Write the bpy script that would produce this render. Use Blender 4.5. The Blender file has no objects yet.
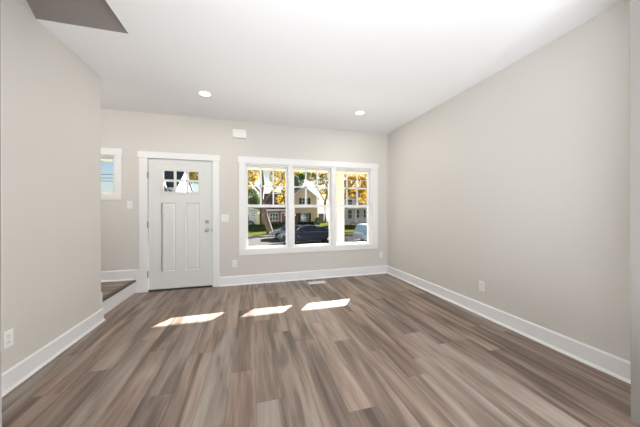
import bpy, bmesh, math, random
from mathutils import Vector, Matrix, Euler
SC = bpy.context.scene
COL = SC.collection

# ------------------------------------------------------------------ camera
cam = bpy.data.cameras.new('camera')
co = bpy.data.objects.new('camera', cam); COL.objects.link(co)
cam.sensor_width = 36.0; cam.lens = 36.0 * 247.05 / 640.0
cam.shift_y = -2.485 / 640.0
cam.clip_start = 0.02; cam.clip_end = 600
co.matrix_world = (Matrix.Translation((0, 0, 1.2263)) @ Matrix.Rotation(-0.2724, 4, 'Z')
                   @ Matrix.Rotation(math.pi / 2, 4, 'X') @ Matrix.Rotation(-0.0031, 4, 'Z'))
SC.camera = co

# ------------------------------------------------------------------ exposure
vs = SC.view_settings
vs.view_transform = 'Standard'; vs.look = 'None'; vs.gamma = 1.0; vs.exposure = 0.17
vs.use_curve_mapping = False
SC.cycles.max_bounces = 10; SC.cycles.diffuse_bounces = 6; SC.cycles.transparent_max_bounces = 16
SC.cycles.sample_clamp_indirect = 8.0
try:
    SC.cycles.use_denoising = True
except Exception:
    pass

# ------------------------------------------------------------------ sky
SKY_STRENGTH = 0.115
w = bpy.data.worlds.new('sky'); SC.world = w; w.use_nodes = True
nt = w.node_tree; nt.nodes.clear()
sky = nt.nodes.new('ShaderNodeTexSky'); sky.sky_type = 'NISHITA'; sky.sun_disc = False
sky.sun_elevation = math.radians(23.3); sky.sun_rotation = math.radians(35)
sky.air_density = 1.0; sky.dust_density = 0.6; sky.ozone_density = 2.0
tc = nt.nodes.new('ShaderNodeTexCoord')
mp = nt.nodes.new('ShaderNodeMapping'); mp.inputs['Scale'].default_value = (1.6, 1.6, 4.5)
nz = nt.nodes.new('ShaderNodeTexNoise'); nz.inputs['Scale'].default_value = 2.0; nz.inputs['Detail'].default_value = 6
cr = nt.nodes.new('ShaderNodeValToRGB'); cr.color_ramp.elements[0].position = .46; cr.color_ramp.elements[1].position = .68
mx = nt.nodes.new('ShaderNodeMixRGB'); mx.inputs[2].default_value = (5.2, 5.4, 5.6, 1)
bg = nt.nodes.new('ShaderNodeBackground'); bg.inputs['Strength'].default_value = SKY_STRENGTH
wo = nt.nodes.new('ShaderNodeOutputWorld')
L = nt.links.new
L(tc.outputs['Generated'], mp.inputs[0]); L(mp.outputs[0], nz.inputs[0]); L(nz.outputs[0], cr.inputs[0])
L(cr.outputs[0], mx.inputs[0]); L(sky.outputs[0], mx.inputs[1]); L(mx.outputs[0], bg.inputs[0]); L(bg.outputs[0], wo.inputs[0])

# ------------------------------------------------------------------ sun
sl = bpy.data.lights.new('sun', 'SUN'); sl.energy = 44; sl.angle = math.radians(0.35); sl.color = (1, .965, .91)
so = bpy.data.objects.new('sun', sl); COL.objects.link(so)
so.rotation_euler = Vector((-.70, -1, -.527)).to_track_quat('-Z', 'Y').to_euler()

# ------------------------------------------------------------------ added fill lights
def area(name, loc, rot, sx, sy, e, col=(1, 1, 1)):
    l = bpy.data.lights.new(name, 'AREA'); l.shape = 'RECTANGLE'; l.size = sx; l.size_y = sy
    l.energy = e; l.color = col
    o = bpy.data.objects.new(name, l); COL.objects.link(o); o.location = loc; o.rotation_euler = rot
    return o
def point(name, loc, r, e, col=(1, 1, 1)):
    l = bpy.data.lights.new(name, 'POINT'); l.shadow_soft_size = r; l.energy = e; l.color = col
    o = bpy.data.objects.new(name, l); COL.objects.link(o); o.location = loc
    return o
# added cool fill shining forward from the rear window, behind the camera
area('rear_fill', (.6, -4.45, 1.25), (math.radians(90), 0, 0), 3.4, 2.2, 50, (.90, .96, 1))
# added point fill behind the camera, without a fixture
point('rear_point_fill', (1.6, -1.6, 1.10), .25, 115, (.94, .97, 1))
# added upward fill near the floor, brightening ceiling and side walls
area('upward_fill', (.2, -.45, .30), (math.radians(180), 0, 0), 3.0, 1.3, 132, (.90, .95, 1))

# added fill hidden behind the left wall to brighten the landing
point('landing_fill', (-2.25, 2.7, 2.45), .10, 16, (1, .95, .92))

# ------------------------------------------------------------------ materials
def newmat(name):
    m = bpy.data.materials.new(name); m.use_nodes = True; m.node_tree.nodes.clear(); return m
def nd(nt, t, **kw):
    n = nt.nodes.new(t)
    for k, v in kw.items():
        if k.startswith('_'): setattr(n, k[1:], v)
        else:
            key = int(k[1:]) if k[0] == 'i' and k[1:].isdigit() else k
            if hasattr(v, 'is_output') or isinstance(v, bpy.types.NodeSocket): nt.links.new(v, n.inputs[key])
            else: n.inputs[key].default_value = v
    return n
def math_n(nt, op, a, b=None, c=None):
    n = nt.nodes.new('ShaderNodeMath'); n.operation = op
    for i, v in enumerate((a, b, c)):
        if v is None: continue
        if isinstance(v, bpy.types.NodeSocket): nt.links.new(v, n.inputs[i])
        else: n.inputs[i].default_value = v
    return n.outputs[0]
def c4(c): return (c[0], c[1], c[2], 1)
def paint(name, col, rough=.5, scale=40, var=.04, bump=.0, metal=0.0, stretch=(1, 1, 1), spec=.5, coat=0):
    """painted / plain surface: base colour with a fine noise variation and optional bump"""
    m = newmat(name); nt = m.node_tree
    tc = nd(nt, 'ShaderNodeTexCoord')
    mp = nd(nt, 'ShaderNodeMapping', i0=tc.outputs['Object']); mp.inputs['Scale'].default_value = stretch
    n = nd(nt, 'ShaderNodeTexNoise', i0=mp.outputs[0]); n.inputs['Scale'].default_value = scale; n.inputs['Detail'].default_value = 4
    mixn = nt.nodes.new('ShaderNodeMixRGB')
    nt.links.new(n.outputs[0], mixn.inputs[0])
    mixn.inputs[1].default_value = c4([max(0, x * (1 - var)) for x in col])
    mixn.inputs[2].default_value = c4([min(1, x * (1 + var)) for x in col])
    b = nd(nt, 'ShaderNodeBsdfPrincipled'); nt.links.new(mixn.outputs[0], b.inputs['Base Color'])
    b.inputs['Roughness'].default_value = rough; b.inputs['Metallic'].default_value = metal
    b.inputs['Specular IOR Level'].default_value = spec
    b.inputs['Coat Weight'].default_value = coat; b.inputs['Coat Roughness'].default_value = .05
    if bump:
        bp = nd(nt, 'ShaderNodeBump', Height=n.outputs[0], Distance=.002, Strength=bump)
        nt.links.new(bp.outputs[0], b.inputs['Normal'])
    o = nd(nt, 'ShaderNodeOutputMaterial', i0=b.outputs[0])
    return m
def glass_mat(name, tint=(1, 1, 1), refl=.06):
    m = newmat(name); nt = m.node_tree
    t = nd(nt, 'ShaderNodeBsdfTransparent', i0=c4(tint)); g = nd(nt, 'ShaderNodeBsdfGlossy', Roughness=.02)
    fr = nd(nt, 'ShaderNodeFresnel', IOR=1.12)
    mxs = nd(nt, 'ShaderNodeMixShader', i0=fr.outputs[0], i1=t.outputs[0], i2=g.outputs[0])
    nd(nt, 'ShaderNodeOutputMaterial', i0=mxs.outputs[0]); return m
def emit_mat(name, col, s):
    m = newmat(name); nt = m.node_tree
    e = nd(nt, 'ShaderNodeEmission', i0=c4(col), i1=s); nd(nt, 'ShaderNodeOutputMaterial', i0=e.outputs[0]); return m

def floor_mat(name='vinyl_plank', along='Y', off=0.03, off2=0.0):
    W_, L_ = .18, 1.22
    m = newmat(name); nt = m.node_tree
    g = nd(nt, 'ShaderNodeNewGeometry'); s = nd(nt, 'ShaderNodeSeparateXYZ', i0=g.outputs['Position'])
    x, y = (s.outputs[0], s.outputs[1]) if along == 'Y' else (s.outputs[1], s.outputs[0])
    u = math_n(nt, 'DIVIDE', math_n(nt, 'SUBTRACT', x, off), W_)
    ci = math_n(nt, 'FLOOR', u); fu = math_n(nt, 'SUBTRACT', u, ci)
    wn = nd(nt, 'ShaderNodeTexWhiteNoise', _noise_dimensions='1D', W=math_n(nt, 'ADD', ci, 17.3))
    v = math_n(nt, 'ADD', math_n(nt, 'DIVIDE', math_n(nt, 'ADD', y, off2), L_), math_n(nt, 'MULTIPLY', wn.outputs[0], 7.0))
    ri = math_n(nt, 'FLOOR', v); fv = math_n(nt, 'SUBTRACT', v, ri)
    idv = nd(nt, 'ShaderNodeCombineXYZ', i0=ci, i1=ri, i2=3.0)
    w2 = nd(nt, 'ShaderNodeTexWhiteNoise', _noise_dimensions='3D', i0=idv.outputs[0])
    sep = nd(nt, 'ShaderNodeSeparateColor', i0=w2.outputs['Color'])
    # broad soft streaks along each plank
    c1 = nd(nt, 'ShaderNodeCombineXYZ', i0=math_n(nt, 'ADD', math_n(nt, 'MULTIPLY', x, 8), math_n(nt, 'MULTIPLY', sep.outputs[0], 40)),
            i1=math_n(nt, 'ADD', math_n(nt, 'MULTIPLY', y, .8), math_n(nt, 'MULTIPLY', sep.outputs[1], 40)), i2=math_n(nt, 'MULTIPLY', sep.outputs[2], 9))
    n1 = nd(nt, 'ShaderNodeTexNoise', i0=c1.outputs[0]); n1.inputs['Scale'].default_value = 1.0; n1.inputs['Detail'].default_value = 3; n1.inputs['Distortion'].default_value = .8
    # fine grain
    c2 = nd(nt, 'ShaderNodeCombineXYZ', i0=math_n(nt, 'ADD', math_n(nt, 'MULTIPLY', x, 70), math_n(nt, 'MULTIPLY', sep.outputs[1], 50)),
            i1=math_n(nt, 'MULTIPLY', y, 2.5), i2=math_n(nt, 'MULTIPLY', sep.outputs[0], 20))
    n2 = nd(nt, 'ShaderNodeTexNoise', i0=c2.outputs[0]); n2.inputs['Scale'].default_value = 1.0; n2.inputs['Detail'].default_value = 5; n2.inputs['Distortion'].default_value = .5
    ramp = nt.nodes.new('ShaderNodeValToRGB'); cr = ramp.color_ramp
    cr.elements[0].position = .24; cr.elements[0].color = (.098, .067, .053, 1)
    cr.elements[1].position = .76; cr.elements[1].color = (.405, .328, .272, 1)
    e = cr.elements.new(.42); e.color = (.200, .144, .113, 1)
    e = cr.elements.new(.56); e.color = (.305, .231, .183, 1)
    t = math_n(nt, 'ADD', n1.outputs[0], math_n(nt, 'MULTIPLY', math_n(nt, 'SUBTRACT', n2.outputs[0], .5), .26))
    c3 = nd(nt, 'ShaderNodeCombineXYZ', i0=math_n(nt, 'ADD', math_n(nt, 'MULTIPLY', x, 15), math_n(nt, 'MULTIPLY', sep.outputs[2], 30)),
            i1=math_n(nt, 'ADD', math_n(nt, 'MULTIPLY', y, 1.0), math_n(nt, 'MULTIPLY', sep.outputs[0], 30)), i2=5.0)
    n3 = nd(nt, 'ShaderNodeTexNoise', i0=c3.outputs[0]); n3.inputs['Scale'].default_value = 1.0; n3.inputs['Detail'].default_value = 4; n3.inputs['Distortion'].default_value = 1.2
    t = math_n(nt, 'ADD', t, math_n(nt, 'MULTIPLY', math_n(nt, 'SUBTRACT', n3.outputs[0], .5), .50))
    t = math_n(nt, 'ADD', t, math_n(nt, 'MULTIPLY', math_n(nt, 'SUBTRACT', sep.outputs[2], .5), .17))
    nt.links.new(t, ramp.inputs[0])
    # some planks are greyer, some redder
    hue = nt.nodes.new('ShaderNodeValToRGB'); h = hue.color_ramp
    h.elements[0].color = (.95, 1.0, 1.06, 1); h.elements[1].color = (1.04, .98, .95, 1)
    nt.links.new(sep.outputs[0], hue.inputs[0])
    mul = nt.nodes.new('ShaderNodeMixRGB'); mul.blend_type = 'MULTIPLY'; mul.inputs[0].default_value = 1
    nt.links.new(ramp.outputs[0], mul.inputs[1]); nt.links.new(hue.outputs[0], mul.inputs[2])
    # seams
    du = math_n(nt, 'MULTIPLY', math_n(nt, 'MINIMUM', fu, math_n(nt, 'SUBTRACT', 1, fu)), W_)
    dv = math_n(nt, 'MULTIPLY', math_n(nt, 'MINIMUM', fv, math_n(nt, 'SUBTRACT', 1, fv)), L_)
    seam = math_n(nt, 'LESS_THAN', math_n(nt, 'MINIMUM', du, dv), .0014)
    sm = nt.nodes.new('ShaderNodeMixRGB'); sm.inputs[2].default_value = (.06, .042, .034, 1)
    nt.links.new(math_n(nt, 'MULTIPLY', seam, .55), sm.inputs[0]); nt.links.new(mul.outputs[0], sm.inputs[1])
    b = nd(nt, 'ShaderNodeBsdfPrincipled'); nt.links.new(sm.outputs[0], b.inputs['Base Color'])
    rr = math_n(nt, 'ADD', .36, math_n(nt, 'MULTIPLY', n2.outputs[0], .16)); nt.links.new(rr, b.inputs['Roughness'])
    b.inputs['Specular IOR Level'].default_value = .5
    bp = nd(nt, 'ShaderNodeBump', Height=math_n(nt, 'SUBTRACT', n2.outputs[0], math_n(nt, 'MULTIPLY', seam, 1.5)), Distance=.001, Strength=.25)
    nt.links.new(bp.outputs[0], b.inputs['Normal'])
    nd(nt, 'ShaderNodeOutputMaterial', i0=b.outputs[0]); return m

def siding_mat(name, col, pitch=.14, dark=.72):
    """horizontal lap siding: a groove line every `pitch` metres of height"""
    m = newmat(name); nt = m.node_tree
    g = nd(nt, 'ShaderNodeNewGeometry'); s = nd(nt, 'ShaderNodeSeparateXYZ', i0=g.outputs['Position'])
    f = math_n(nt, 'FRACT', math_n(nt, 'DIVIDE', s.outputs[2], pitch))
    ln = math_n(nt, 'LESS_THAN', f, .12)
    n = nd(nt, 'ShaderNodeTexNoise'); n.inputs['Scale'].default_value = 2.5; n.inputs['Detail'].default_value = 4
    nt.links.new(g.outputs['Position'], n.inputs[0])
    a = nt.nodes.new('ShaderNodeMixRGB'); a.inputs[1].default_value = c4([x * .93 for x in col]); a.inputs[2].default_value = c4(col)
    nt.links.new(n.outputs[0], a.inputs[0])
    d = nt.nodes.new('ShaderNodeMixRGB'); d.inputs[2].default_value = c4([x * dark for x in col])
    nt.links.new(ln, d.inputs[0]); nt.links.new(a.outputs[0], d.inputs[1])
    b = nd(nt, 'ShaderNodeBsdfPrincipled', Roughness=.7); nt.links.new(d.outputs[0], b.inputs['Base Color'])
    nd(nt, 'ShaderNodeOutputMaterial', i0=b.outputs[0]); return m
def brick_mat(name, c1, c2, mortar, sc=1.0):
    m = newmat(name); nt = m.node_tree
    g = nd(nt, 'ShaderNodeNewGeometry'); s = nd(nt, 'ShaderNodeSeparateXYZ', i0=g.outputs['Position'])
    cv = nd(nt, 'ShaderNodeCombineXYZ', i0=math_n(nt, 'ADD', s.outputs[0], s.outputs[1]), i1=s.outputs[2])
    br = nt.nodes.new('ShaderNodeTexBrick'); nt.links.new(cv.outputs[0], br.inputs[0])
    br.inputs['Color1'].default_value = c4(c1); br.inputs['Color2'].default_value = c4(c2); br.inputs['Mortar'].default_value = c4(mortar)
    br.inputs['Scale'].default_value = 1.0; br.inputs['Brick Width'].default_value = .22 * sc; br.inputs['Row Height'].default_value = .075 * sc
    br.inputs['Mortar Size'].default_value = .008 * sc
    b = nd(nt, 'ShaderNodeBsdfPrincipled', Roughness=.85); nt.links.new(br.outputs[0], b.inputs['Base Color'])
    nd(nt, 'ShaderNodeOutputMaterial', i0=b.outputs[0]); return m
def leaf_mat(name, ca, cb, cc, sc=1.4, trans=.45):
    m = newmat(name); nt = m.node_tree
    g = nd(nt, 'ShaderNodeNewGeometry')
    n = nd(nt, 'ShaderNodeTexNoise', i0=g.outputs['Position']); n.inputs['Scale'].default_value = sc; n.inputs['Detail'].default_value = 6
    r = nt.nodes.new('ShaderNodeValToRGB'); r.color_ramp.elements[0].position = .36; r.color_ramp.elements[1].position = .64
    r.color_ramp.elements[0].color = c4(ca); r.color_ramp.elements[1].color = c4(cc); e = r.color_ramp.elements.new(.5); e.color = c4(cb)
    nt.links.new(n.outputs[0], r.inputs[0])
    d = nd(nt, 'ShaderNodeBsdfDiffuse', i0=r.outputs[0]); t = nd(nt, 'ShaderNodeBsdfTranslucent', i0=r.outputs[0])
    mx = nd(nt, 'ShaderNodeMixShader', i0=trans, i1=d.outputs[0], i2=t.outputs[0])
    nd(nt, 'ShaderNodeOutputMaterial', i0=mx.outputs[0]); return m

M = {}
M['wall'] = paint('greige_wall_paint', (.70, .680, .642), .85, 260, .012, .15)
M['slope_shade'] = paint('bulkhead_shade_taupe', (.27, .24, .225), .85, 90, .04, .1)  # shade inside the ceiling opening, put into a darker base colour
M['ceiling'] = paint('white_ceiling_paint', (.85, .855, .87), .9, 200, .01, .1)
M['trim'] = paint('white_trim_paint', (.875, .88, .885), .38, 60, .01)
M['jamb_shade'] = paint('jamb_shade_taupe', (.30, .28, .26), .8, 120, .02)  # sides of the opening darkened in colour, standing in for shade
M['door'] = paint('door_paint', (.76, .78, .765), .42, 60, .01)
M['floor'] = floor_mat()
M['landing'] = floor_mat('landing_plank', 'X', .02, .4)
M['nosing'] = paint('stair_nosing_wood', (.07, .048, .038), .4, 30, .3, 0, 0, (1, 12, 1))
M['plastic'] = paint('white_plastic', (.88, .88, .86), .3, 90, .01)
M['slot'] = paint('socket_slot_dark', (.06, .06, .06), .5)
M['nickel'] = paint('satin_nickel', (.50, .49, .47), .28, 150, .04, 0, 1.0)
M['hinge'] = paint('dull_steel_hinge', (.36, .35, .33), .35, 150, .04, 0, 1.0)
M['thresh'] = paint('dark_threshold', (.035, .03, .028), .45)
M['glass'] = glass_mat('window_glass')
M['lens'] = emit_mat('lamp_lens', (1, .98, .95), 3.0)
M['cream'] = paint('cream_porch_paint', (.80, .75, .54), .6, 6, .03)
M['soffit'] = siding_mat('cream_soffit', (.90, .85, .64), .1, .9)
M['vinyl'] = paint('white_vinyl', (.88, .88, .88), .4, 60, .01)
M['deck'] = paint('porch_concrete', (.36, .36, .35), .85, 12, .05)

# ------------------------------------------------------------------ mesh helpers
class MB:
    def __init__(s): s.bm = bmesh.new()
    def box(s, x0, x1, y0, y1, z0, z1):
        m = Matrix.Translation(((x0 + x1) / 2, (y0 + y1) / 2, (z0 + z1) / 2)) @ Matrix.Diagonal((abs(x1 - x0), abs(y1 - y0), abs(z1 - z0), 1))
        bmesh.ops.create_cube(s.bm, size=1, matrix=m); return s
    def cyl(s, p, axis, r0, r1, l, seg=24):
        """cylinder or cone from p along axis"""
        q = Vector(axis).to_track_quat('Z', 'Y').to_matrix().to_4x4()
        m = Matrix.Translation(Vector(p) + Vector(axis).normalized() * l / 2) @ q
        bmesh.ops.create_cone(s.bm, cap_ends=True, segments=seg, radius1=r0, radius2=r1, depth=l, matrix=m); return s
    def ball(s, p, r, sx=1, sy=1, sz=1, sub=2):
        bmesh.ops.create_icosphere(s.bm, subdivisions=sub, radius=r, matrix=Matrix.Translation(p) @ Matrix.Diagonal((sx, sy, sz, 1))); return s
    def prism(s, pts, axis, a, b):
        """polygon pts (2D) extruded along axis from a to b. axis 'X': pts=(y,z); 'Y': pts=(x,z); 'Z': (x,y)"""
        def P(p, t):
            return {'X': (t, p[0], p[1]), 'Y': (p[0], t, p[1]), 'Z': (p[0], p[1], t)}[axis]
        va = [s.bm.verts.new(P(p, a)) for p in pts]; vb = [s.bm.verts.new(P(p, b)) for p in pts]
        n = len(pts)
        s.bm.faces.new(va); s.bm.faces.new(vb[::-1])
        for i in range(n): s.bm.faces.new([va[i], vb[i], vb[(i + 1) % n], va[(i + 1) % n]][::-1])
        return s
    def ring(s, c, axis, r0, r1, l, seg=32):
        """flat ring (tube) with inner radius r0, outer r1"""
        q = Vector(axis).to_track_quat('Z', 'Y').to_matrix()
        vs = []
        for i in range(seg):
            a = 2 * math.pi * i / seg; d = Vector((math.cos(a), math.sin(a), 0))
            vs.append([s.bm.verts.new(Vector(c) + q @ (d * r + Vector((0, 0, z)))) for r, z in ((r0, 0), (r1, 0), (r1, l), (r0, l))])
        for i in range(seg):
            a, b = vs[i], vs[(i + 1) % seg]
            for k in range(4): s.bm.faces.new([a[k], b[k], b[(k + 1) % 4], a[(k + 1) % 4]])
        return s
    def tube(s, pts, rad, seg=10):
        """tapered tube through points, rad = list of radii"""
        rings = []
        for i, p in enumerate(pts):
            p = Vector(p); a = Vector(pts[max(i - 1, 0)]); b = Vector(pts[min(i + 1, len(pts) - 1)])
            q = (b - a).to_track_quat('Z', 'Y').to_matrix()
            rings.append([s.bm.verts.new(p + q @ Vector((math.cos(2 * math.pi * k / seg) * rad[i], math.sin(2 * math.pi * k / seg) * rad[i], 0))) for k in range(seg)])
        for i in range(len(rings) - 1):
            for k in range(seg):
                s.bm.faces.new([rings[i][k], rings[i][(k + 1) % seg], rings[i + 1][(k + 1) % seg], rings[i + 1][k]])
        s.bm.faces.new(rings[0][::-1]); s.bm.faces.new(rings[-1]); return s
    def build(s, name, mat, parent=None, bevel=0, smooth=False, recalc=True, seg=2, **tags):
        if recalc: bmesh.ops.recalc_face_normals(s.bm, faces=s.bm.faces)
        me = bpy.data.meshes.new(name); s.bm.to_mesh(me); s.bm.free()
        if smooth:
            for p in me.polygons: p.use_smooth = True
        me.materials.append(M[mat] if isinstance(mat, str) else mat)
        o = bpy.data.objects.new(name, me); COL.objects.link(o)
        if parent:
            o.parent = parent; o.matrix_parent_inverse = parent.matrix_basis.inverted()
        if bevel:
            b = o.modifiers.new('bevel', 'BEVEL'); b.width = bevel; b.segments = seg; b.limit_method = 'ANGLE'; b.angle_limit = math.radians(40)
        for k, v in tags.items(): o[k] = v
        return o
def empty(name, loc, **tags):
    o = bpy.data.objects.new(name, None); COL.objects.link(o); o.location = loc; o.empty_display_size = .1
    bpy.context.view_layer.update()
    for k, v in tags.items(): o[k] = v
    return o
ST = dict(kind='structure')

# ------------------------------------------------------------------ room shell
H = 2.74; XR = 2.60; YB = 4.342; XL = -1.62; YL = 3.33; YO = 4.50
YF0, YF1 = .78, .90                 # wide cased opening the camera looks through
LX = -2.75                          # far side of stair landing
GL = 4.42
MB().box(-3.3, 4.3, -4.6, YF1, -.12, 0).box(-1.74, XR + .1, YF1, YO, -.12, 0).build('floor', 'floor', **ST)
# ceiling with the stair bulkhead opening
HX, HY0, HY1 = -1.00, 1.60, 2.465
m = MB().box(-3.3, 4.3, -4.6, YF1, H, H + .25).box(HX, XR + .1, YF1, YO, H, H + .25)
m.box(LX - .1, HX, HY1, YO, H, H + .25).box(LX - .1, HX, YF1, HY0, H, H + .25)
m.build('ceiling', 'ceiling', **ST)
# slanted drywall underside of the upper stair, seen up in the ceiling opening
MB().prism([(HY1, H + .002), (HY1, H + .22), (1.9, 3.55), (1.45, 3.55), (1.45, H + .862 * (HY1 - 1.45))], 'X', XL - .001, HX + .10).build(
    'ceiling_slope', 'slope_shade', **ST)
MB().box(HX + .0, HX + .10, HY0, HY1, H + .25, 3.55).box(XL, HX, HY0 - .1, HY0, H + .25, 3.6).box(XL, HX + .1, HY0 - .1, HY1, 3.6, 3.7).build('ceiling_shaft', 'wall', **ST)

# back wall with openings for small window, door and triple window
W1 = (-2.56, -1.93, 1.495, 2.055)
DO = (-1.53, -.592, 0, 2.055)
W3 = (-.107, 2.264, .585, 2.036)
m = MB()
def wall_with_holes(m, x0, x1, z0, z1, y0, y1, holes):
    xs = x0
    for h in sorted(holes):
        m.box(xs, h[0], y0, y1, z0, z1)
        if h[2] > z0: m.box(h[0], h[1], y0, y1, z0, h[2])
        if h[3] < z1: m.box(h[0], h[1], y0, y1, h[3], z1)
        xs = h[1]
    m.box(xs, x1, y0, y1, z0, z1)
wall_with_holes(m, LX - .1, XR + .1, -.12, H, YB, YO, [W1, DO, W3])
m.build('wall_back', 'wall', **ST)
MB().box(XR, XR + .1, YF0, YB, 0, H).build('wall_right', 'wall', **ST)
MB().box(XL - .12, XL, YF0, YL, 0, H).box(XL - .12, XL, HY0, HY1 + .1, H, 3.6).build('wall_left', 'wall', bevel=.004, **ST)
MB().box(XL, -.682, YF0, YF1, 0, H).box(2.142, XR, YF0, YF1, 0, H).build('wall_front', 'wall', bevel=.004, **ST)
MB().box(LX - .1, LX, YF1, YB, 0, H).build('wall_stair', 'wall', **ST)
MB().box(LX - .1, XL - .12, YF1 - .1, YF1, 0, H).build('wall_stair_end', 'wall', **ST)
MB().box(-.682, -.670, YF0 - .004, YF1 + .001, 0, H).box(2.13, 2.142, YF0 - .004, YF1 + .001, 0, H).build('jamb_shade_lining', 'jamb_shade', **ST)  # thin lining split off the wall ends to carry the painted shade
# rear room behind the camera
m = MB(); wall_with_holes(m, -3.3, 4.3, -.12, H, -4.75, -4.6, [(-1.1, 2.3, .1, 2.35)]); m.build('wall_rear', 'wall', **ST)
MB().box(-3.4, -3.3, -4.6, YF1, 0, H).box(4.3, 4.4, -4.6, YF1, 0, H).box(-3.3, XL - .12, YF0, YF0 + .1, 0, H).box(XR + .1, 4.3, YF0, YF0 + .1, 0, H).build('wall_rear_sides', 'wall', **ST)
w5 = empty('window_5', (.6, -4.67, .1), **ST)
MB().box(-1.1, 2.3, -4.72, -4.62, .1, .17).box(-1.1, 2.3, -4.72, -4.62, 2.28, 2.35).box(-1.1, -1.03, -4.72, -4.62, .17, 2.28).box(2.23, 2.3, -4.72, -4.62, .17, 2.28).box(.56, .64, -4.71, -4.63, .17, 2.28).build('window_frame', 'vinyl', w5)
MB().box(-1.03, 2.23, -4.675, -4.67, .17, 2.28).build('glass_pane', 'glass', w5)

# baseboards: board with small cap bevel and shoe moulding
def base_x(m, x0, x1, y, s, z0=0, h=.145):      # runs along X on plane y; s=-1 projects to -Y
    m.prism([(y, z0), (y + s * .016, z0), (y + s * .016, z0 + h - .012), (y + s * .008, z0 + h), (y, z0 + h)], 'X', x0, x1)
    m.prism([(y + s * .016, z0), (y + s * .032, z0), (y + s * .030, z0 + .008), (y + s * .022, z0 + .018), (y + s * .016, z0 + .02)], 'X', x0, x1)
def base_y(m, y0, y1, x, s, z0=0, h=.145):
    m.prism([(x, z0), (x + s * .016, z0), (x + s * .016, z0 + h - .012), (x + s * .008, z0 + h), (x, z0 + h)], 'Y', y0, y1)
    m.prism([(x + s * .016, z0), (x + s * .032, z0), (x + s * .030, z0 + .008), (x + s * .022, z0 + .018), (x + s * .016, z0 + .02)], 'Y', y0, y1)
m = MB(); base_x(m, -.50, XR, YB, -1, 0, .15)
base_x(m, LX, -1.70, YB, -1, .20, .155); m.box(-1.70, -1.628, YB - .018, YB, 0, .355)
m.build('baseboard_back', 'trim', **ST)
m = MB(); base_y(m, YF1, YB, XR, -1); m.build('baseboard_right', 'trim', **ST)
m = MB(); base_y(m, YF1, YL + .016, XL, 1, 0, .14); m.box(XL - .12, XL + .004, YL, YL + .016, 0, .32); m.build('baseboard_left', 'trim', **ST)
m = MB(); base_x(m, XL, -.72, YF1, 1); base_x(m, 2.20, XR, YF1, 1); m.build('baseboard_front', 'trim', **ST)

# stair landing and riser
RX = -1.70
MB().box(LX, RX, YL - .55, YB, .03, .195).build('landing_floor', 'landing', **ST)
m = MB().box(RX - .002, RX + .014, YL, YB - .018, 0, .172); m.build('landing_riser', 'trim', bevel=.002, **ST)
MB().box(RX - .03, RX + .034, YL + .016, YB - .018, .172, .199).build('landing_nosing', 'nosing', bevel=.006, **ST)
st = empty('staircase', (-2.24, YL, .2), label='wooden stair flight rising behind the left wall from the landing', category='stairs')
for i in range(6):
    y1 = YL - .55 * 0 - .26 * i
    MB().box(LX + .004, XL - .124, y1 - .26, y1 - .02, .195, .20 + .18 * (i + 1) - .03).build('riser', 'trim', st)
    MB().box(LX + .004, XL - .124, y1 - .26, y1 + .01, .20 + .18 * (i + 1) - .03, .20 + .18 * (i + 1)).build('tread', 'landing', st)

# ------------------------------------------------------------------ front door
d1 = empty('door_1', (-1.06, YB, 0), **ST)
m = MB()     # casing
m.box(-1.628, -1.520, YB - .02, YB, 0, 2.045).box(-.600, -.497, YB - .02, YB, 0, 2.045)
m.build('door_casing', 'trim', d1, bevel=.002)
MB().box(-1.642, -.484, YB - .027, YB, 2.045, 2.140).build('head_casing', 'trim', d1, bevel=.002)
MB().box(-1.53, -1.516, YB - .002, YO, 0, 2.055).box(-.606, -.592, YB - .002, YO, 0, 2.055).box(-1.516, -.606, YB - .002, YO, 2.043, 2.055).build('door_jamb', 'trim', d1)
MB().box(-1.516, -.606, YB - .006, YO, 0, .022).build('threshold', 'thresh', d1, bevel=.003)
DY = YB + .008
GX0, GX1, GZ0, GZ1 = -1.347, -.778, 1.512, 1.902      # outer of the glass frame
slab = MB()
slab.box(-1.510, GX0 + .02, DY, DY + .044, .026, 2.038).box(GX1 - .02, -.612, DY, DY + .044, .026, 2.038)
slab.box(GX0 + .02, GX1 - .02, DY, DY + .044, GZ1 - .02, 2.038)
PX = [(-1.338, -1.137), (-1.002, -.798)]; PZ = (.295, 1.362)
slab.box(GX0 + .02, GX1 - .02, DY, DY + .044, .026, PZ[0]).box(GX0 + .02, GX1 - .02, DY, DY + .044, PZ[1], GZ0 + .02)
slab.box(PX[0][1], PX[1][0], DY, DY + .044, PZ[0], PZ[1]).box(GX0 + .02, PX[0][0], DY, DY + .044, PZ[0], PZ[1]).box(PX[1][1], GX1 - .02, DY, DY + .044, PZ[0], PZ[1])
dp = slab.build('door_slab', 'door', d1)
for a, b in PX:
    # sunk groove around a slightly raised flat field
    pm = MB().box(a, b, DY + .012, DY + .040, PZ[0], PZ[1])
    bm = pm.bm; i = .022; j = .036
    o = [(a, PZ[0]), (b, PZ[0]), (b, PZ[1]), (a, PZ[1])]
    def ringp(dd, y): return [bm.verts.new((x + (dd if x == a else -dd), y, z + (dd if z == PZ[0] else -dd))) for x, z in o]
    r0, r1, r2 = ringp(0, DY - .0005), ringp(i * .6, DY + .010), ringp(j, DY + .004)
    for A, B in ((r0, r1), (r1, r2)):
        for k in range(4): bm.faces.new([A[k], A[(k + 1) % 4], B[(k + 1) % 4], B[k]])
    bm.faces.new(r2)
    pm.build('door_panel', 'door', dp)
gf = MB()
for a, b, c, d in ((GX0, GX0 + .036, GZ0, GZ1), (GX1 - .036, GX1, GZ0, GZ1), (GX0 + .036, GX1 - .036, GZ0, GZ0 + .026), (GX0 + .036, GX1 - .036, GZ1 - .036, GZ1)):
    gf.box(a, b, DY - .010, DY + .050, c, d)
gfo = gf.build('glass_frame', 'door', d1, bevel=.003)
mu = MB()
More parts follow.
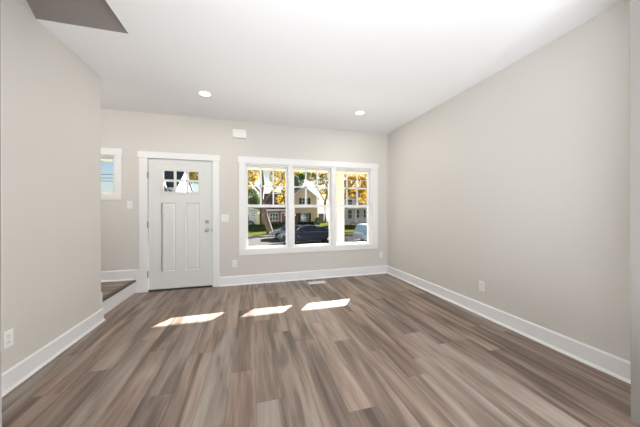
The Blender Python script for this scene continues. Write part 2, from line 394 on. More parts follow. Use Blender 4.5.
for xc in (-1.149, -.972): mu.box(xc - .017, xc + .017, DY - .004, DY + .03, GZ0 + .026, GZ1 - .036)
mu.box(GX0 + .036, GX1 - .036, DY - .003, DY + .028, 1.693, 1.727)
mu.build('muntin', 'door', gfo, bevel=.002)
MB().box(GX0 + .03, GX1 - .03, DY + .018, DY + .024, GZ0 + .02, GZ1 - .03).build('glass_pane', 'glass', gfo)
for zc in (1.782, 1.025, .27):
    MB().cyl((-1.516, YB - .014, zc - .05), (0, 0, 1), .0085, .0085, .10, 14).box(-1.528, -1.516, YB - .012, YB + .006, zc - .05, zc + .05).build('hinge', 'hinge', d1, bevel=.001)
kx = -.684
kn = MB().cyl((kx, DY, .921), (0, -1, 0), .033, .030, .012, 32).cyl((kx, DY - .012, .921), (0, -1, 0), .013, .013, .022, 24)
kn.build('knob_rose', 'nickel', d1, smooth=False, bevel=.002)
km = MB().ball((kx, DY - .050, .921), .030, 1, .78, 1, 3); km.build('door_knob', 'nickel', d1, smooth=True)
db = MB().cyl((kx, DY, 1.061), (0, -1, 0), .031, .027, .014, 32).build('deadbolt', 'nickel', d1, bevel=.002)
MB().box(kx - .005, kx + .005, DY - .034, DY - .014, 1.043, 1.079).build('thumb_turn', 'nickel', db, bevel=.002)
MB().box(-.620, -.606, YB - .003, YB + .02, .895, .947).build('strike_plate', 'nickel', d1)

# ------------------------------------------------------------------ windows
m = MB()      # shared casing of the triple window
m.box(-.192, -.107, YB - .02, YB, .585, 2.036).box(2.264, 2.375, YB - .02, YB, .585, 2.036)
m.box(-.192, 2.375, YB - .02, YB, .492, .585)
for xc in (.6765, 1.4815): m.box(xc - .033, xc + .033, YB - .014, YB + .03, .585, 2.036)
m.build('trim_1', 'trim', bevel=.002, **ST)
MB().box(-.208, 2.391, YB - .027, YB, 2.036, 2.142).build('trim_2', 'trim', bevel=.002, **ST)
for k, xc in enumerate((.2735, 1.0795, 1.884)):
    w_ = empty('window_%d' % (k + 2), (xc, YB, .585), **ST)
    a, b = xc - .38, xc + .38
    fr = MB()
    a2, b2 = (a, a + .022), (b - .022, b)
    if k: fr.box(a - .024, a, YB + .03, YO + .02, .585, 2.036)
    fr.box(*a2, YB, YO + .02, .585, 2.036).box(*b2, YB, YO + .02, .585, 2.036)
    fr.box(a + .022, b - .022, YB, YO + .02, .585, .60).box(a + .022, b - .022, YB, YO + .02, 2.014, 2.036)
    fr.build('window_frame', 'vinyl', w_)
    g0, g1 = xc - .324, xc + .324
    lo = MB()   # lower sash, inner track
    y0, y1 = YB + .055, YB + .085
    lo.box(a + .022, g0, y0, y1, .60, 1.330).box(g1, b - .022, y0, y1, .60, 1.330).box(g0, g1, y0, y1, .60, .622).box(g0, g1, y0, y1, 1.292, 1.330)
    los = lo.build('lower_sash', 'vinyl', w_, bevel=.002)
    MB().box(g0, g1, y0 + .012, y0 + .017, .622, 1.292).build('glass_pane', 'glass', los)
    MB().box(xc - .03, xc + .03, y0 - .004, y1 + .01, 1.330, 1.345).build('sash_lock', 'vinyl', los, bevel=.002)
    up = MB(); y0, y1 = YB + .088, YB + .118
    up.box(a + .022, g0, y0, y1, 1.300, 2.014).box(g1, b - .022, y0, y1, 1.300, 2.014).box(g0, g1, y0, y1, 1.30, 1.342).box(g0, g1, y0, y1, 1.982, 2.014)
    ups = up.build('upper_sash', 'vinyl', w_, bevel=.002)
    MB().box(g0, g1, y0 + .012, y0 + .017, 1.342, 1.982).build('glass_pane', 'glass', ups)
    mm = MB()
    for q in (-.108, .108): mm.box(xc + q - .013, xc + q + .013, y0 + .004, y0 + .012, 1.342, 1.982)
    mm.box(g0, g1, y0 + .004, y0 + .012, 1.652, 1.678)
    mm.build('muntin', 'vinyl', ups)
# small window over the landing
w1 = empty('window_1', (-2.245, YB, 1.495), **ST)
m = MB().box(-2.64, -2.56, YB - .02, YB, 1.400, 2.058).box(-1.93, -1.850, YB - .02, YB, 1.400, 2.058).box(-2.56, -1.93, YB - .02, YB, 1.400, 1.495)
m.build('window_casing', 'trim', w1, bevel=.002)
MB().box(-2.655, -1.837, YB - .027, YB, 2.058, 2.160).build('head_casing', 'trim', w1, bevel=.002)
MB().box(-2.56, -2.53, YB, YO + .02, 1.495, 2.058).box(-1.955, -1.93, YB, YO + .02, 1.495, 2.058).box(-2.53, -1.955, YB, YO + .02, 1.495, 1.506).box(-2.53, -1.955, YB, YO + .02, 2.036, 2.058).build('window_frame', 'vinyl', w1)
m = MB().box(-2.53, -2.49, YB + .06, YB + .10, 1.512, 2.036).box(-1.99, -1.955, YB + .06, YB + .10, 1.512, 2.036).box(-2.49, -1.99, YB + .06, YB + .10, 1.506, 1.522).box(-2.49, -1.99, YB + .06, YB + .10, 2.012, 2.036)
sw = m.build('sash', 'vinyl', w1, bevel=.002)
MB().box(-2.49, -1.99, YB + .078, YB + .083, 1.522, 2.012).build('glass_pane', 'glass', sw)

# ------------------------------------------------------------------ small things on the walls, ceiling and floor
def copy_tree(o, parent=None):
    c = o.copy(); COL.objects.link(c)
    if parent: c.parent = parent
    for ch in list(o.children): copy_tree(ch, c)
    return c
def mk_outlet():
    e = empty('power_outlet', (0, 0, 0), category='outlet', group='duplex power outlets low on the walls')
    MB().box(-.036, .036, -.007, 0, -.059, .059).build('cover_plate', 'plastic', e, bevel=.002)
    for s in (-1, 1):
        r = MB().cyl((0, -.006, s * .021), (0, -1, 0), .0165, .016, .004, 24).build('receptacle', 'plastic', e)
        MB().box(-.0075, -.0055, -.0108, -.009, s * .021 - .001, s * .021 + .007).box(.0055, .0075, -.0108, -.009, s * .021 - .001, s * .021 + .006).cyl((0, -.009, s * .021 - .008), (0, -1, 0), .0025, .0025, .0018, 10).build('slot', 'slot', r)
    MB().cyl((0, -.006, 0), (0, -1, 0), .003, .003, .0025, 12).build('screw', 'nickel', e)
    return e
def place(o, loc, rz, label): o.location = loc; o.rotation_euler = (0, 0, rz); o['label'] = label
ou = mk_outlet()
spots = [((-.267, YB, .357), 0, 'white duplex outlet on the back wall between front door and windows'),
         ((2.450, YB, .362), 0, 'white duplex outlet on the back wall near the right corner, below the windows'),
         ((XR, 2.272, .343), -math.pi / 2, 'white duplex outlet on the long right wall above the baseboard'),
         ((XL, 2.222, .350), math.pi / 2, 'white duplex outlet on the left wall near the picture edge')]
outs = [ou] + [copy_tree(ou) for _ in spots[1:]]
for o, s in zip(outs, spots): place(o, *s)

def mk_switch(n, label, loc):
    e = empty('light_switch', (0, 0, 0), category='light switch', label=label)
    wd = .036 + .023 * (n - 1)
    MB().box(-wd, wd, -.007, 0, -.060, .060).build('cover_plate', 'plastic', e, bevel=.002)
    for k in range(n):
        x = (k - (n - 1) / 2) * .046
        MB().box(x - .017, x + .017, -.0085, -.005, -.034, .034).build('switch_frame', 'plastic', e, bevel=.001)
        MB().prism([(-.0085, -.030), (-.0085, .030), (-.0125, .030), (-.009, 0), (-.0095, -.030)], 'X', x - .0145, x + .0145).build('rocker', 'plastic', e)
    e.location = loc; return e
mk_switch(1, 'single white rocker switch beside the small window over the landing', (-1.750, YB, 1.329))
mk_switch(2, 'wide double rocker switch between the front door and the triple window', (-.413, YB, 1.115))

dc = empty('door_chime', (-.180, YB, 2.515), label='white door chime box high on the back wall near the ceiling', category='door chime')
MB().box(-.290, -.070, YB - .050, YB - .006, 2.445, 2.586).build('cover', 'plastic', dc, bevel=.012, seg=3)
MB().box(-.284, -.076, YB - .008, YB, 2.451, 2.580).build('back_plate', 'plastic', dc)
m = MB()
for k in range(5): m.box(-.255 + k * .0, -.105, YB - .0515, YB - .050, 2.463 + k * .007, 2.466 + k * .007)
m.build('grille', 'trim', dc)

def mk_down(label, x, y):
    e = empty('recessed_light', (x, y, H), label=label, category='ceiling light', group='recessed ceiling lights')
    MB().ring((x, y, H), (0, 0, -1), .066, .092, .006, 40).build('trim_ring', 'plastic', e, bevel=.002)
    MB().cyl((x, y, H - .001), (0, 0, -1), .066, .064, .003, 40).build('lens', 'lens', e)
    return e
for lab, x, y in (('round recessed ceiling light nearer the front door', -.567, 3.455), ('round recessed ceiling light in front of the right hand window', 1.622, 3.499)):
    mk_down(lab, x, y)
    l = area('downlight', (x, y, H - .012), (0, 0, 0), .12, .12, 5, (1, .95, .88)); l.data.shape = 'DISK'

fr = empty('floor_register', (1.083, 4.090, 0), label='white metal floor vent register below the windows', category='floor vent')
MB().box(.936, 1.230, 4.022, 4.034, 0, .006).box(.936, 1.230, 4.146, 4.158, 0, .006).box(.936, .952, 4.034, 4.146, 0, .006).box(1.214, 1.230, 4.034, 4.146, 0, .006).build('frame', 'plastic', fr, bevel=.002)
m = MB()
for k in range(17): m.box(.955 + k * .0155, .955 + k * .0155 + .0105, 4.034, 4.146, .001, .0045)
m.box(.952, 1.214, 4.086, 4.094, .001, .005); m.build('louvres', 'plastic', fr)
MB().box(.952, 1.214, 4.034, 4.146, .0002, .0008).build('duct_opening', 'slot', fr)

# ------------------------------------------------------------------ porch
MB().box(-3.35, 7.0, YO, 7.75, -.28, -.12).build('porch_floor', 'deck', **ST)
MB().box(-3.35, 7.0, YO, 7.05, 2.62, 2.72).box(-3.35, 7.0, 7.05, 7.70, 2.47, 2.72).box(-3.35, -2.9, YO, 7.05, 2.42, 2.72).prism([(YO, 3.6), (YO, 2.72), (7.75, 2.72)], 'X', -3.35, 7.0).build('porch_roof', 'cream', **ST)
MB().box(-3.35, 7.0, 7.70, 7.80, 2.60, 2.71).build('porch_gutter', 'vinyl', bevel=.01, **ST)
def column(x, y, label):
    e = empty('porch_column', (x, y, -.12), label=label, category='porch column')
    MB().box(x - .109, x + .109, y - .08, y + .08, .12, 2.35).build('shaft', 'cream', e, bevel=.006)
    MB().box(x - .135, x + .135, y - .11, y + .11, -.12, .12).build('plinth', 'cream', e, bevel=.008)
    MB().box(x - .130, x + .130, y - .10, y + .10, 2.35, 2.47).build('capital', 'cream', e, bevel=.008)
column(2.654, 7.20, 'square cream porch column seen through the right hand window')

# ------------------------------------------------------------------ outdoors materials
M['grass'] = paint('lawn_grass', (.060, .066, .016), 1, 1.2, .55, spec=0)
M['asphalt'] = paint('asphalt', (.095, .093, .09), 1, 3, .15, spec=.0)
M['concrete'] = paint('sidewalk_concrete', (.30, .275, .24), 1, 3, .1, spec=.0)
M['roof_dark'] = brick_mat('dark_shingles', (.045, .055, .075), (.06, .07, .09), (.03, .035, .05), 2.5)
M['roof_brown'] = brick_mat('brown_shingles', (.10, .06, .05), (.13, .08, .065), (.05, .035, .03), 2.5)
M['roof_grey'] = brick_mat('grey_shingles', (.22, .24, .28), (.27, .29, .33), (.15, .16, .19), 2.5)
M['brick'] = brick_mat('red_brick', (.22, .085, .06), (.28, .12, .085), (.30, .25, .22))
M['white_siding'] = siding_mat('white_siding', (.66, .67, .68))
M['tan_siding'] = siding_mat('tan_siding', (.84, .68, .46))
M['pale_siding'] = siding_mat('pale_blue_siding', (.55, .60, .62))
M['grey_siding'] = siding_mat('grey_siding', (.25, .25, .25))
M['ext_trim'] = paint('house_trim_white', (.82, .82, .80), .6, 5, .03)
M['shutter'] = paint('dark_shutter', (.03, .035, .04), .6)
M['house_glass'] = paint('dark_window_glass', (.05, .07, .09), .08, 2, .3, spec=.8)
M['brown_door'] = paint('brown_front_door', (.16, .07, .035), .5, 8, .2)
M['bark'] = paint('tree_bark', (.20, .145, .10), .95, 9, .4, .8, 0, (1, 1, .3))
M['leaf_yellow'] = leaf_mat('yellow_leaves', (.06, .05, .012), (.38, .25, .025), (.42, .35, .06), 5, .5)
M['leaf_orange'] = leaf_mat('orange_leaves', (.07, .045, .012), (.40, .24, .03), (.50, .40, .07), 5, .5)
M['leaf_green'] = leaf_mat('dark_green_leaves', (.03, .06, .015), (.06, .10, .03), (.10, .14, .04), 1.6, .3)
M['leaf_mix'] = leaf_mat('green_and_orange_leaves', (.035, .06, .015), (.13, .15, .03), (.48, .26, .03), 1.6, .45)
M['leaf_brown'] = leaf_mat('olive_brown_leaves', (.22, .15, .02), (.40, .28, .03), (.24, .25, .05), 1.5, .5)
M['hedge'] = leaf_mat('hedge_leaves', (.02, .045, .012), (.035, .07, .02), (.06, .10, .03), 4, .2)
M['navy'] = paint('navy_car_paint', (.008, .014, .05), .3, 3, .1, 0, 0, coat=.12, spec=.35)
M['carwhite'] = paint('white_car_paint', (.82, .84, .86), .3, 3, .03, coat=1)
M['cargrey'] = paint('grey_violet_car_paint', (.16, .16, .21), .25, 3, .05, 0, .3, coat=1)
M['carglass'] = paint('car_glass', (.02, .03, .035), .03, 2, .2, spec=1.0)
M['blueglass'] = paint('windscreen_sky_reflection', (.40, .55, .68), .08, 2, .1, spec=.8)  # pale sky reflection put into the glass colour
M['tyre'] = paint('tyre_rubber', (.02, .02, .02), .8)
M['chrome'] = paint('chrome', (.8, .8, .8), .12, 3, .02, 0, 1)
M['lamp_red'] = paint('tail_lamp_red', (.4, .02, .02), .2)
M['wood_pole'] = paint('pole_wood', (.16, .11, .08), .9, 8, .3)

# ------------------------------------------------------------------ ground
GZ = -1.20; SZ = -1.35
MB().box(-120, 120, YO, 15, GZ - .3, GZ).box(-120, 120, 16.4, 17.2, GZ - .3, GZ).build('lawn_front', 'grass', **ST)
MB().box(-120, 120, 15, 16.4, GZ - .3, GZ + .02).build('sidewalk', 'concrete', **ST)
MB().box(-120, 120, 17.35, 25, SZ - .3, SZ).build('street', 'asphalt', **ST)
MB().box(-120, 120, 17.2, 17.35, SZ - .3, GZ).box(-120, 120, 25, 25.15, SZ - .3, GZ).build('curb', 'concrete', **ST)
MB().box(-160, 200, 25.15, 220, GZ - .3, GZ).build('lawn_across', 'grass', **ST)
MB().box(-60, 60, -60, -4.75, GZ - .3, GZ).build('lawn_rear', 'grass', **ST)

# ------------------------------------------------------------------ trees
def leaves(m, blobs, n, size, seed):
    R = random.Random(seed); bm = m.bm; tot = sum(b[3] * b[4] * b[5] for b in blobs)
    for cx, cy, cz, rx, ry, rz in blobs:
        k = max(20, int(n * rx * ry * rz / tot))
        for _ in range(k):
            while True:
                v = Vector((R.uniform(-1, 1), R.uniform(-1, 1), R.uniform(-1, 1)))
                if v.length < 1: break
            v = v.normalized() * v.length ** .45
            p = Vector((cx + v.x * rx, cy + v.y * ry, cz + v.z * rz))
            q = Euler((R.uniform(0, 6.3), R.uniform(0, 6.3), R.uniform(0, 6.3))).to_matrix()
            s = size * R.uniform(.6, 1.3)
            bm.faces.new([bm.verts.new(p + q @ Vector(c) * s) for c in ((-.5, 0, 0), (0, -.3, .06), (.55, 0, 0), (0, .3, .06))])
def tree(label, kind, limbs, blobs, n, size, seed, group=None):
    x, y, z = limbs[0][0][0]
    e = empty('tree', (x, y, z), label=label, category='tree')
    if group: e['group'] = group
    m = MB()
    for pts, rad in limbs: m.tube(pts, rad, 10)
    m.build('trunk', 'bark', e, smooth=True)
    m = MB(); leaves(m, blobs, n, size, seed); m.build('foliage', kind, e, recalc=False)
    return e
tree('big leaning street tree with yellow leaves across the street, in line with the left window', 'leaf_yellow',
     [([(1.99, 27, GZ), (1.80, 27, -.4), (1.50, 27, .6), (1.30, 27, 1.6), (1.1, 27, 2.6), (1.3, 27.1, 4.2), (1.1, 27, 6.5)], [.42, .32, .29, .27, .20, .15, .06]),
      ([(1.45, 27, .9), (.9, 27, 1.5), (-.1, 27, 1.75), (-1.2, 26.9, 2.6), (-2, 27, 4.4)], [.20, .16, .14, .11, .04]),
      ([(1.2, 27, 2.2), (2.1, 27, 3.2), (3.2, 26.8, 4.6), (3.6, 26.6, 6)], [.14, .11, .08, .03]),
      ([(1.2, 27, 3.0), (.3, 27, 4.0), (-.1, 27, 5.6)], [.12, .09, .04]),
      ([(2.1, 27, 3.2), (3.0, 27, 3.2), (3.9, 27.1, 2.6)], [.07, .05, .02])],
     [(-1.0, 27, 4.6, 1.5, 1.5, 1.3), (.1, 27, 5.6, 1.2, 1.5, 1.2), (2.9, 26.8, 4.9, 1.0, 1.3, 1.0), (2.4, 27, 3.9, .45, .6, .8), (3.6, 27, 5.6, 1.4, 1.4, .9),
      (3.3, 27, 2.5, .75, .7, .8), (2.0, 27, 6.8, 2.2, 1.5, 1.2), (-2.0, 27, 6.4, 1.8, 1.6, 1.3), (-1.6, 27, 3.4, .8, .8, .7), (4.9, 27.3, 6.4, 1.2, 1.2, 1.0), (3.9, 26.8, 3.6, .5, .6, .7)],
     7000, .19, 5)
tree('dark green tree behind the street tree, in front of the pale house', 'leaf_green',
     [([(-.4, 33, GZ), (-.4, 33, 1.5), (-.3, 33, 3.5)], [.2, .16, .06])],
     [(-.5, 33, 3.0, 1.5, 1.2, 1.3), (-.9, 33, 4.2, 1.0, 1.0, 1.0), (.5, 33, 2.4, .6, .8, .8)], 2600, .24, 8)
tree('dark green tree rising left behind the tan gabled house', 'leaf_green',
     [([(10.2, 55, GZ), (10.2, 55, 4), (10.3, 55, 8)], [.35, .3, .1])],
     [(10.2, 55, 8.4, 1.5, 1.6, 1.8), (8.6, 55, 7.0, 1.8, 2, 2.6), (11.6, 55, 9.6, 1.5, 1.6, 1.2), (9.4, 55, 6.0, 1.2, 1.5, 1.3)], 5200, .32, 9)
tree('tree with sparse orange and green leaves between the tan house and the porch house', 'leaf_mix',
     [([(15.44, 50.8, GZ), (15.23, 50.8, 2.5), (15.77, 50.8, 5), (15.34, 50.8, 8.5)], [.3, .25, .18, .05]),
      ([(15.34, 50.8, 3.2), (13.93, 50.8, 5.6), (12.74, 50.8, 7.4), (11.45, 50.8, 8.2)], [.16, .12, .08, .03]),
      ([(15.66, 50.8, 4.6), (16.74, 50.8, 6.6), (17.60, 50.8, 8)], [.14, .1, .04])],
     [(16.63, 50.8, 6.9, 1.3, 1.2, 1.1), (15.77, 50.8, 8.6, 1.6, 1.2, .8), (12.20, 50.8, 8.4, 1.5, 1.2, .9), (14.2, 50.8, 7.4, 1.1, 1.2, .7), (15.0, 50.8, 5.4, .9, 1.2, .6), (17.28, 50.8, 5.0, 1.0, 1.2, .8), (16.31, 50.8, 4.3, .9, 1, .8), (13.61, 50.8, 9.0, 1.2, 1.2, .6)], 4200, .28, 10)
tree('round orange maple in front of the porch house, in line with the right hand window', 'leaf_orange',
     [([(12.3, 33, GZ), (12.3, 33, 1.8), (12.5, 33, 3.6), (13.2, 33, 5.2)], [.24, .2, .15, .06]), ([(12.4, 33, 2.6), (14.0, 33, 3.9), (16.2, 33, 4.6)], [.12, .09, .04]), ([(12.5, 33, 3.2), (14.2, 33, 5.2), (15.4, 33, 6.6)], [.12, .09, .04])],
     [(14.6, 33, 5.0, 1.9, 1.6, 1.3), (12.9, 33, 4.6, 1.0, 1.2, 1.1), (16.4, 33, 4.3, 1.3, 1.3, 1.3), (15.9, 33, 2.9, .9, 1, .6), (13.7, 33, 3.6, .9, 1, .55), (15.0, 33, 6.6, 2.6, 1.6, .9)], 8000, .19, 11)
tree('olive brown tree beyond the white gabled house, seen through the door glass', 'leaf_brown',
     [([(-8.5, 37.0, GZ), (-8.4, 37, 3), (-7.6, 36.8, 5.6)], [.3, .25, .08])],
     [(-6.9, 36.5, 6.3, 1.5, 1.4, 1.3), (-5.7, 36.5, 6.5, 1.1, 1.2, 1.1), (-7.9, 36.5, 7.0, .8, 1.2, .9)], 3200, .26, 12)
R = random.Random(3)
far = [(-52, 95), (-38, 88), (-26, 98), (-14, 90), (-2, 92), (9, 96), (20, 90), (31, 84), (42, 92), (54, 86), (68, 92)]
names = ['far tree on the horizon left of the white gabled house'] * 4 + ['far tree on the horizon behind the houses opposite'] * 4 + ['far tree on the horizon beyond the porch house'] * 3
for (x, y), lab in zip(far, names):
    h = R.uniform(3.4, 5.2)
    tree(lab, R.choice(['leaf_brown', 'leaf_green', 'leaf_brown']), [([(x, y, GZ), (x, y, 2), (x + .3, y, h)], [.4, .35, .15])],
         [(x, y, h * .75, 3.6, 2.5, h * .45), (x - 3, y, h * .5, 2.6, 2.5, h * .4), (x + 3, y, h * .5, 2.6, 2.5, h * .4)], 900, .8, int(x * 7 + 900), 'far trees ' + lab[9:])

# hedges and shrubs
def hedge(label, x0, x1, y0, y1, h, n, seed, name='hedge'):
    m = MB(); RR = random.Random(seed); bm = m.bm
    m.box(x0 + .1, x1 - .1, y0 + .1, y1 - .1, GZ, GZ + h - .12)
    for _ in range(n):
        f = RR.random()
        p = Vector((RR.uniform(x0, x1), y0 + RR.uniform(0, .12), RR.uniform(GZ, GZ + h))) if f < .6 else Vector((RR.uniform(x0, x1), RR.uniform(y0, y1), GZ + h - RR.uniform(0, .14)))
        q = Euler((RR.uniform(0, 6), RR.uniform(0, 6), RR.uniform(0, 6))).to_matrix(); s = .16
        bm.faces.new([bm.verts.new(p + q @ Vector(c) * s) for c in ((-.5, 0, 0), (0, -.3, .05), (.55, 0, 0), (0, .3, .05))])
    m.build(name, 'hedge', recalc=False, label=label, category='hedge')
hedge('long dark clipped hedge before the pale and brick houses', -3.5, 1.9, 31.5, 32.4, .75, 1500, 1)
hedge('dark foundation hedge below the brick house window', 2.6, 6.2, 36.4, 37.3, .75, 900, 2)
hedge('low dark hedge along the front of the tan house', 7.6, 10.4, 40.8, 41.6, .6, 800, 3)
def shrub(label, x, y, r, h, kind, seed):
    m = MB(); leaves(m, [(x, y, GZ + h * .5, r, r, h * .5)], 420, .18, seed)
    o = m.build('shrub', kind, recalc=False, label=label, category='shrub')
shrub('rounded green shrub at the right corner of the tan house', 11.05, 41.0, .55, 1.3, 'leaf_green', 4)
shrub('pale green shrub in front of the pale house', -.2, 36.6, .7, 1.1, 'leaf_green', 6)

# ------------------------------------------------------------------ houses
def hwin(e, x0, x1, z0, z1, y, shutters=False, cols=2):
    f = MB().box(x0 - .08, x1 + .08, y - .05, y, z0 - .08, z1 + .08).build('window_frame', 'ext_trim', e)
    MB().box(x0, x1, y - .055, y - .045, z0, z1).build('window_pane', 'house_glass', f)
    m = MB(); m.box(x0, x1, y - .075, y - .05, (z0 + z1) / 2 - .03, (z0 + z1) / 2 + .03)
    for k in range(1, cols):
        xc = x0 + (x1 - x0) * k / cols; m.box(xc - .03, xc + .03, y - .075, y - .05, z0, z1)
    m.build('muntin', 'ext_trim', f)
    if shutters:
        for a, b in ((x0 - .52, x0 - .1), (x1 + .1, x1 + .52)): MB().box(a, b, y - .06, y, z0 - .05, z1 + .05).build('shutter', 'shutter', e)
def house_gable_front(name, label, x0, x1, y0, y1, ze, zp, wall, roof, over=.3):
    e = empty(name, ((x0 + x1) / 2, y0, GZ), label=label, category='house'); xm = (x0 + x1) / 2
    MB().prism([(x0, GZ), (x1, GZ), (x1, ze), (xm, zp), (x0, ze)], 'Y', y0, y1).build('wall', wall, e)
    s = (zp - ze) / (xm - x0)
    m = MB()
    for sg, xe in ((-1, x0 - over), (1, x1 + over)):
        ze2 = ze - s * over
        m.prism([(xe, ze2 + .02), (xm, zp + .02), (xm, zp + .2), (xe, ze2 + .2)], 'Y', y0 - over, y1 + over)
    m.build('roof', roof, e)
    m = MB()
    for xe in (x0 - over, x1 + over):
        ze2 = ze - s * over
        m.prism([(xe, ze2 - .05), (xm, zp - .05), (xm, zp + .12), (xe, ze2 + .12)], 'Y', y0 - over - .04, y0 - over)
    m.build('rake_board', 'ext_trim', e)
    return e
def house_ridge_x(name, label, x0, x1, y0, y1, ze, zp, wall, roof, over=.35):
    e = empty(name, ((x0 + x1) / 2, y0, GZ), label=label, category='house'); ym = (y0 + y1) / 2
    MB().prism([(y0, GZ), (y1, GZ), (y1, ze), (ym, zp), (y0, ze)], 'X', x0, x1).build('wall', wall, e)
    s = (zp - ze) / (ym - y0); m = MB()
    for ye in (y0 - over, y1 + over):
        ze2 = ze - s * over
        m.prism([(ye, ze2 + .02), (ym, zp + .02), (ym, zp + .2), (ye, ze2 + .2)], 'X', x0 - .12, x1 + .12)
    m.build('roof', roof, e)
    MB().box(x0 - .12, x1 + .12, y0 - over - .06, y0 - over, ze - s * over - .06, ze - s * over + .16).build('fascia', 'ext_trim', e)
    return e
# tan gabled house opposite (middle window)
h = house_gable_front('house', 'tan sided house with steep front gable and dark shutters', 6.3, 11.3, 42, 52, 3.45, 5.35, 'tan_siding', 'roof_grey')
hwin(h, 8.55, 9.45, 2.45, 3.45, 42, True)
hwin(h, 8.35, 9.55, -.55, .85, 42, True, 3)
MB().box(7.05, 7.9, 41.9, 42, GZ, .85).build('front_door', 'brown_door', h)
# white garage behind
h = house_gable_front('garage', 'white garage with dark open doorway right of the tan house', 13.2, 18.0, 53.5, 60, 1.9, 3.2, 'ext_trim', 'roof_grey')
MB().box(14.6, 15.8, 53.4, 53.5, GZ, .65).build('garage_door', 'shutter', h)
# brick house
h = house_ridge_x('house', 'red brick house with brown shingle roof behind the street tree', 1.5, 5.75, 38, 46, 1.55, 3.95, 'brick', 'roof_brown')
hwin(h, 2.75, 3.95, -.2, .9, 38, False, 3)
MB().box(4.55, 5.45, 37.92, 38, GZ, .85).build('front_door', 'brown_door', h)
MB().box(4.4, 4.52, 37.9, 38, GZ, 1.0).box(5.48, 5.6, 37.9, 38, GZ, 1.0).box(4.4, 5.6, 37.9, 38, .88, 1.02).build('door_surround', 'ext_trim', h)
MB().box(5.0, 5.6, 42, 42.6, 3.0, 4.9).build('chimney', 'brick', h)
# pale house at left
h = house_ridge_x('house', 'pale blue grey sided house left of the brick house', -6.2, .95, 38.5, 45, 1.75, 3.3, 'pale_siding', 'roof_dark')
hwin(h, .05, .6, .45, 1.0, 38.5); hwin(h, -3.2, -2.0, -.2, 1.0, 38.5, True, 2)
MB().box(.85, 1.0, 38.42, 38.5, GZ, 1.6).build('corner_board', 'ext_trim', h)
# porch house at right
h = house_ridge_x('house', 'white sided house with a long railed front porch at right', 15.6, 25.5, 40, 44, 3.5, 5.2, 'white_siding', 'roof_grey')
for x0 in (16.2, 17.6, 19.2, 21.2): hwin(h, x0, x0 + .7, -.1, 1.4, 40, False, 1)
for x0 in (16.2, 18.2, 20.6): hwin(h, x0, x0 + .8, 2.1, 3.2, 40, False, 1)
MB().box(16.6, 24.5, 37.6, 40, GZ, -.75).build('porch_deck', 'deck', h)
MB().box(16.4, 24.7, 37.4, 40, 1.62, 1.85).build('porch_canopy', 'ext_trim', h)
for x0 in (16.7, 18.6, 20.5, 22.4, 24.3): MB().box(x0 - .09, x0 + .09, 37.6, 37.78, -.75, 1.62).build('porch_post', 'ext_trim', h)
m = MB().box(16.7, 24.3, 37.65, 37.71, .05, .12).box(16.7, 24.3, 37.65, 37.71, -.66, -.60)
for k in range(50): m.box(16.8 + k * .15, 16.84 + k * .15, 37.66, 37.70, -.62, .06)
m.build('porch_railing', 'ext_trim', h)
# white gabled house seen through the door glass
h = house_ridge_x('house', 'white house with long dark shingle roof, seen through the door glass', -11.3, -6.75, 26.0, 32.4, 3.45, 5.55, 'white_siding', 'roof_dark', .25)
hwin(h, -10.6, -9.9, .2, 1.6, 26.0)
hwin(h, -8.6, -7.6, .2, 1.6, 25.5)
MB().prism([(-8.60, GZ), (-7.10, GZ), (-7.10, 2.80), (-7.85, 4.15), (-8.60, 2.80)], 'Y', 25.5, 27.0).build('bay', 'grey_siding', h)
m = MB()
for xe in (-8.72, -6.98): m.prism([(xe, 2.56), (-7.85, 4.12), (-7.85, 4.24), (xe, 2.68)], 'Y', 25.42, 27.2)
m.build('bay_roof', 'roof_dark', h)
m = MB()
for xe in (-8.72, -6.98): m.prism([(xe, 2.54), (-7.85, 4.10), (-7.85, 4.24), (xe, 2.68)], 'Y', 25.36, 25.42)
m.build('bay_rake', 'ext_trim', h)

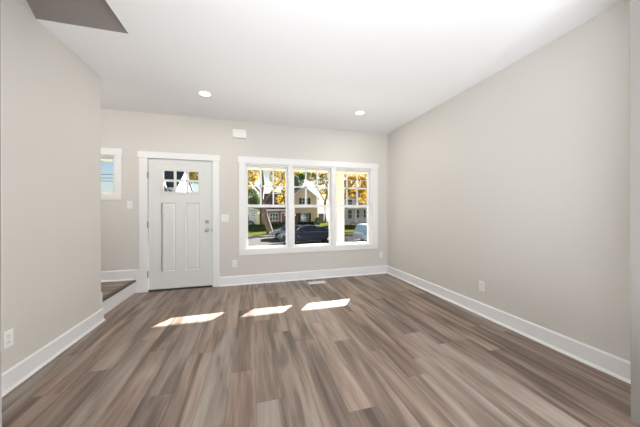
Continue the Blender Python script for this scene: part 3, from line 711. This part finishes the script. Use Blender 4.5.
# ------------------------------------------------------------------ cars
def car(name, label, x0, yc, L_, paint_, roofz, cab, flip=False, van=False):
    """side view car along X starting at x0, centre line yc, standing on the street"""
    zg = SZ; Hh = roofz - zg; wd = .88
    e = empty(name, (x0 + L_ / 2, yc, zg), label=label, category='car')
    def X(t): return x0 + (L_ * (1 - t) if flip else L_ * t)
    def body(pts, y0, y1, yt, mat, nm, bev=.05):
        # pts: (t, h) outline; y shrinks to yt towards top of outline
        m = MB(); bm = m.bm; hm = max(h for _, h in pts); hb = min(h for _, h in pts)
        def yy(h): return y1 + (yt - y1) * ((h - hb) / (hm - hb))
        A = [bm.verts.new((X(t), yc - yy(h), zg + h * Hh)) for t, h in pts]; B = [bm.verts.new((X(t), yc + yy(h), zg + h * Hh)) for t, h in pts]
        bm.faces.new(A); bm.faces.new(B[::-1]); n = len(pts)
        for i in range(n): bm.faces.new([A[i], B[i], B[(i + 1) % n], A[(i + 1) % n]])
        return m.build(nm, mat, e, bevel=bev, seg=3, smooth=False)
    if van:
        body([(0.0, .18), (.0, .45), (.05, .62), (.10, .99), (.16, 1.0), (.97, 1.0), (1.0, .9), (1.0, .18)], 0, wd + .05, wd - .10, paint_, 'body')
        m = MB().prism([(X(.034), zg + .60 * Hh), (X(.085), zg + .95 * Hh), (X(.19), zg + .95 * Hh), (X(.19), zg + .40 * Hh), (X(.05), zg + .40 * Hh)], 'Y', yc - wd - .075, yc + wd + .075)
        m.build('windscreen', 'blueglass', e, bevel=.03)
        MB().box(X(.235), X(.30), yc - wd - .06, yc - wd + .1, zg + .50 * Hh, zg + .78 * Hh).build('side_window', 'carglass', e)
        MB().box(X(.40), X(.62), yc - wd - .06, yc - wd + .1, zg + .50 * Hh, zg + .80 * Hh).build('side_window', 'carglass', e)
    else:
        body([(0.0, .20), (0.0, .46), (.03, .54), (.12, .62), (.28, .67), (.80, .70), (.97, .66), (1.0, .5), (1.0, .20)], 0, wd, wd - .06, paint_, 'body', .04)
        a, b, c, d = cab
        gl = [(a, .64), (b, .93), (b + .05, .965), (c - .06, .965), (c, .93), (d, .66)]
        body(gl, 0, wd - .06, wd - .24, 'carglass', 'cabin_glass', .02)
        body([(b - .035, .90), (b + .03, .965), ((b + c) / 2, 1.0), (c - .05, .965), (c + .045, .89), (c - .01, .92), (b + .02, .94)], 0, wd - .19, wd - .25, paint_, 'roof_panel', .01)
        for sy in (-1, 1):
            for (t0, h0, t1, h1) in ((a, .66, b, .94), (d, .66, c, .94), ((a + d) / 2, .66, (b + c) / 2, .95)):
                MB().tube([(X(t0), yc + sy * (wd - .055), zg + h0 * Hh), (X(t1), yc + sy * (wd - .225), zg + h1 * Hh)], [.035, .03], 8).build('pillar', paint_, e)
        m = MB().tube([(X(a + .01), yc - wd + .045, zg + .665 * Hh), (X(d - .01), yc - wd + .045, zg + .672 * Hh)], [.012, .012], 6); m.build('chrome_strip', 'chrome', e)
        MB().box(X(.0) - .01, X(.035), yc - wd - .005, yc - wd + .25, zg + .47 * Hh, zg + .55 * Hh).build('headlamp', 'chrome', e, bevel=.01)
        MB().box(X(.965), X(1.0) + .01, yc - wd - .005, yc - wd + .25, zg + .52 * Hh, zg + .62 * Hh).build('tail_lamp', 'lamp_red', e, bevel=.01)
        MB().box(X(.33), X(.36), yc - wd - .12, yc - wd + .02, zg + .68 * Hh, zg + .77 * Hh).build('side_mirror', paint_, e, bevel=.02)
    for t in (.18, .80):
        for sy in (-1, 1):
            p = (X(t), yc + sy * (wd - .18), zg + .33)
            wl = MB().cyl(p, (0, sy, 0), .33, .33, .22, 28).build('wheel', 'tyre', e, bevel=.03)
            MB().cyl((p[0], p[1] + sy * .20, p[2]), (0, sy, 0), .20, .18, .035, 20).build('hub', 'chrome', wl)
    return e
car('sedan', 'dark navy sedan parked on the street, in line with the middle window', 2.15, 19.5, 4.75, 'navy', .09, (.22, .37, .64, .90))
car('sedan', 'grey violet sedan parked at the far kerb behind the navy sedan', 1.6, 23.4, 4.5, 'cargrey', -.08, (.20, .36, .66, .88))
car('van', 'white van with sky reflected pale blue in its windscreen parked on the street at right', 8.68, 19.4, 4.9, 'carwhite', .10, None, van=True)

# utility pole and wires
up = empty('utility_pole', (-10.5, 24.5, GZ), label='brown wooden utility pole beside the street left of the door', category='utility pole')
MB().cyl((-10.5, 24.5, GZ), (0, 0, 1), .14, .11, 6.4, 14).build('pole', 'wood_pole', up)
for z in (4.35, 4.05, 3.8):
    m = MB(); pts = [(-10.5 - 30 * i / 12, 24.5, z - .5 * (1 - (2 * i / 12 - 1) ** 2) * .5) for i in range(13)]
    m.tube(pts, [.02] * 13, 6).build('wire', 'tyre', up)
MB().cyl((-10.5, 24.3, 3.9), (0, 0, 1), .16, .16, .5, 14).build('transformer', 'cargrey', up)
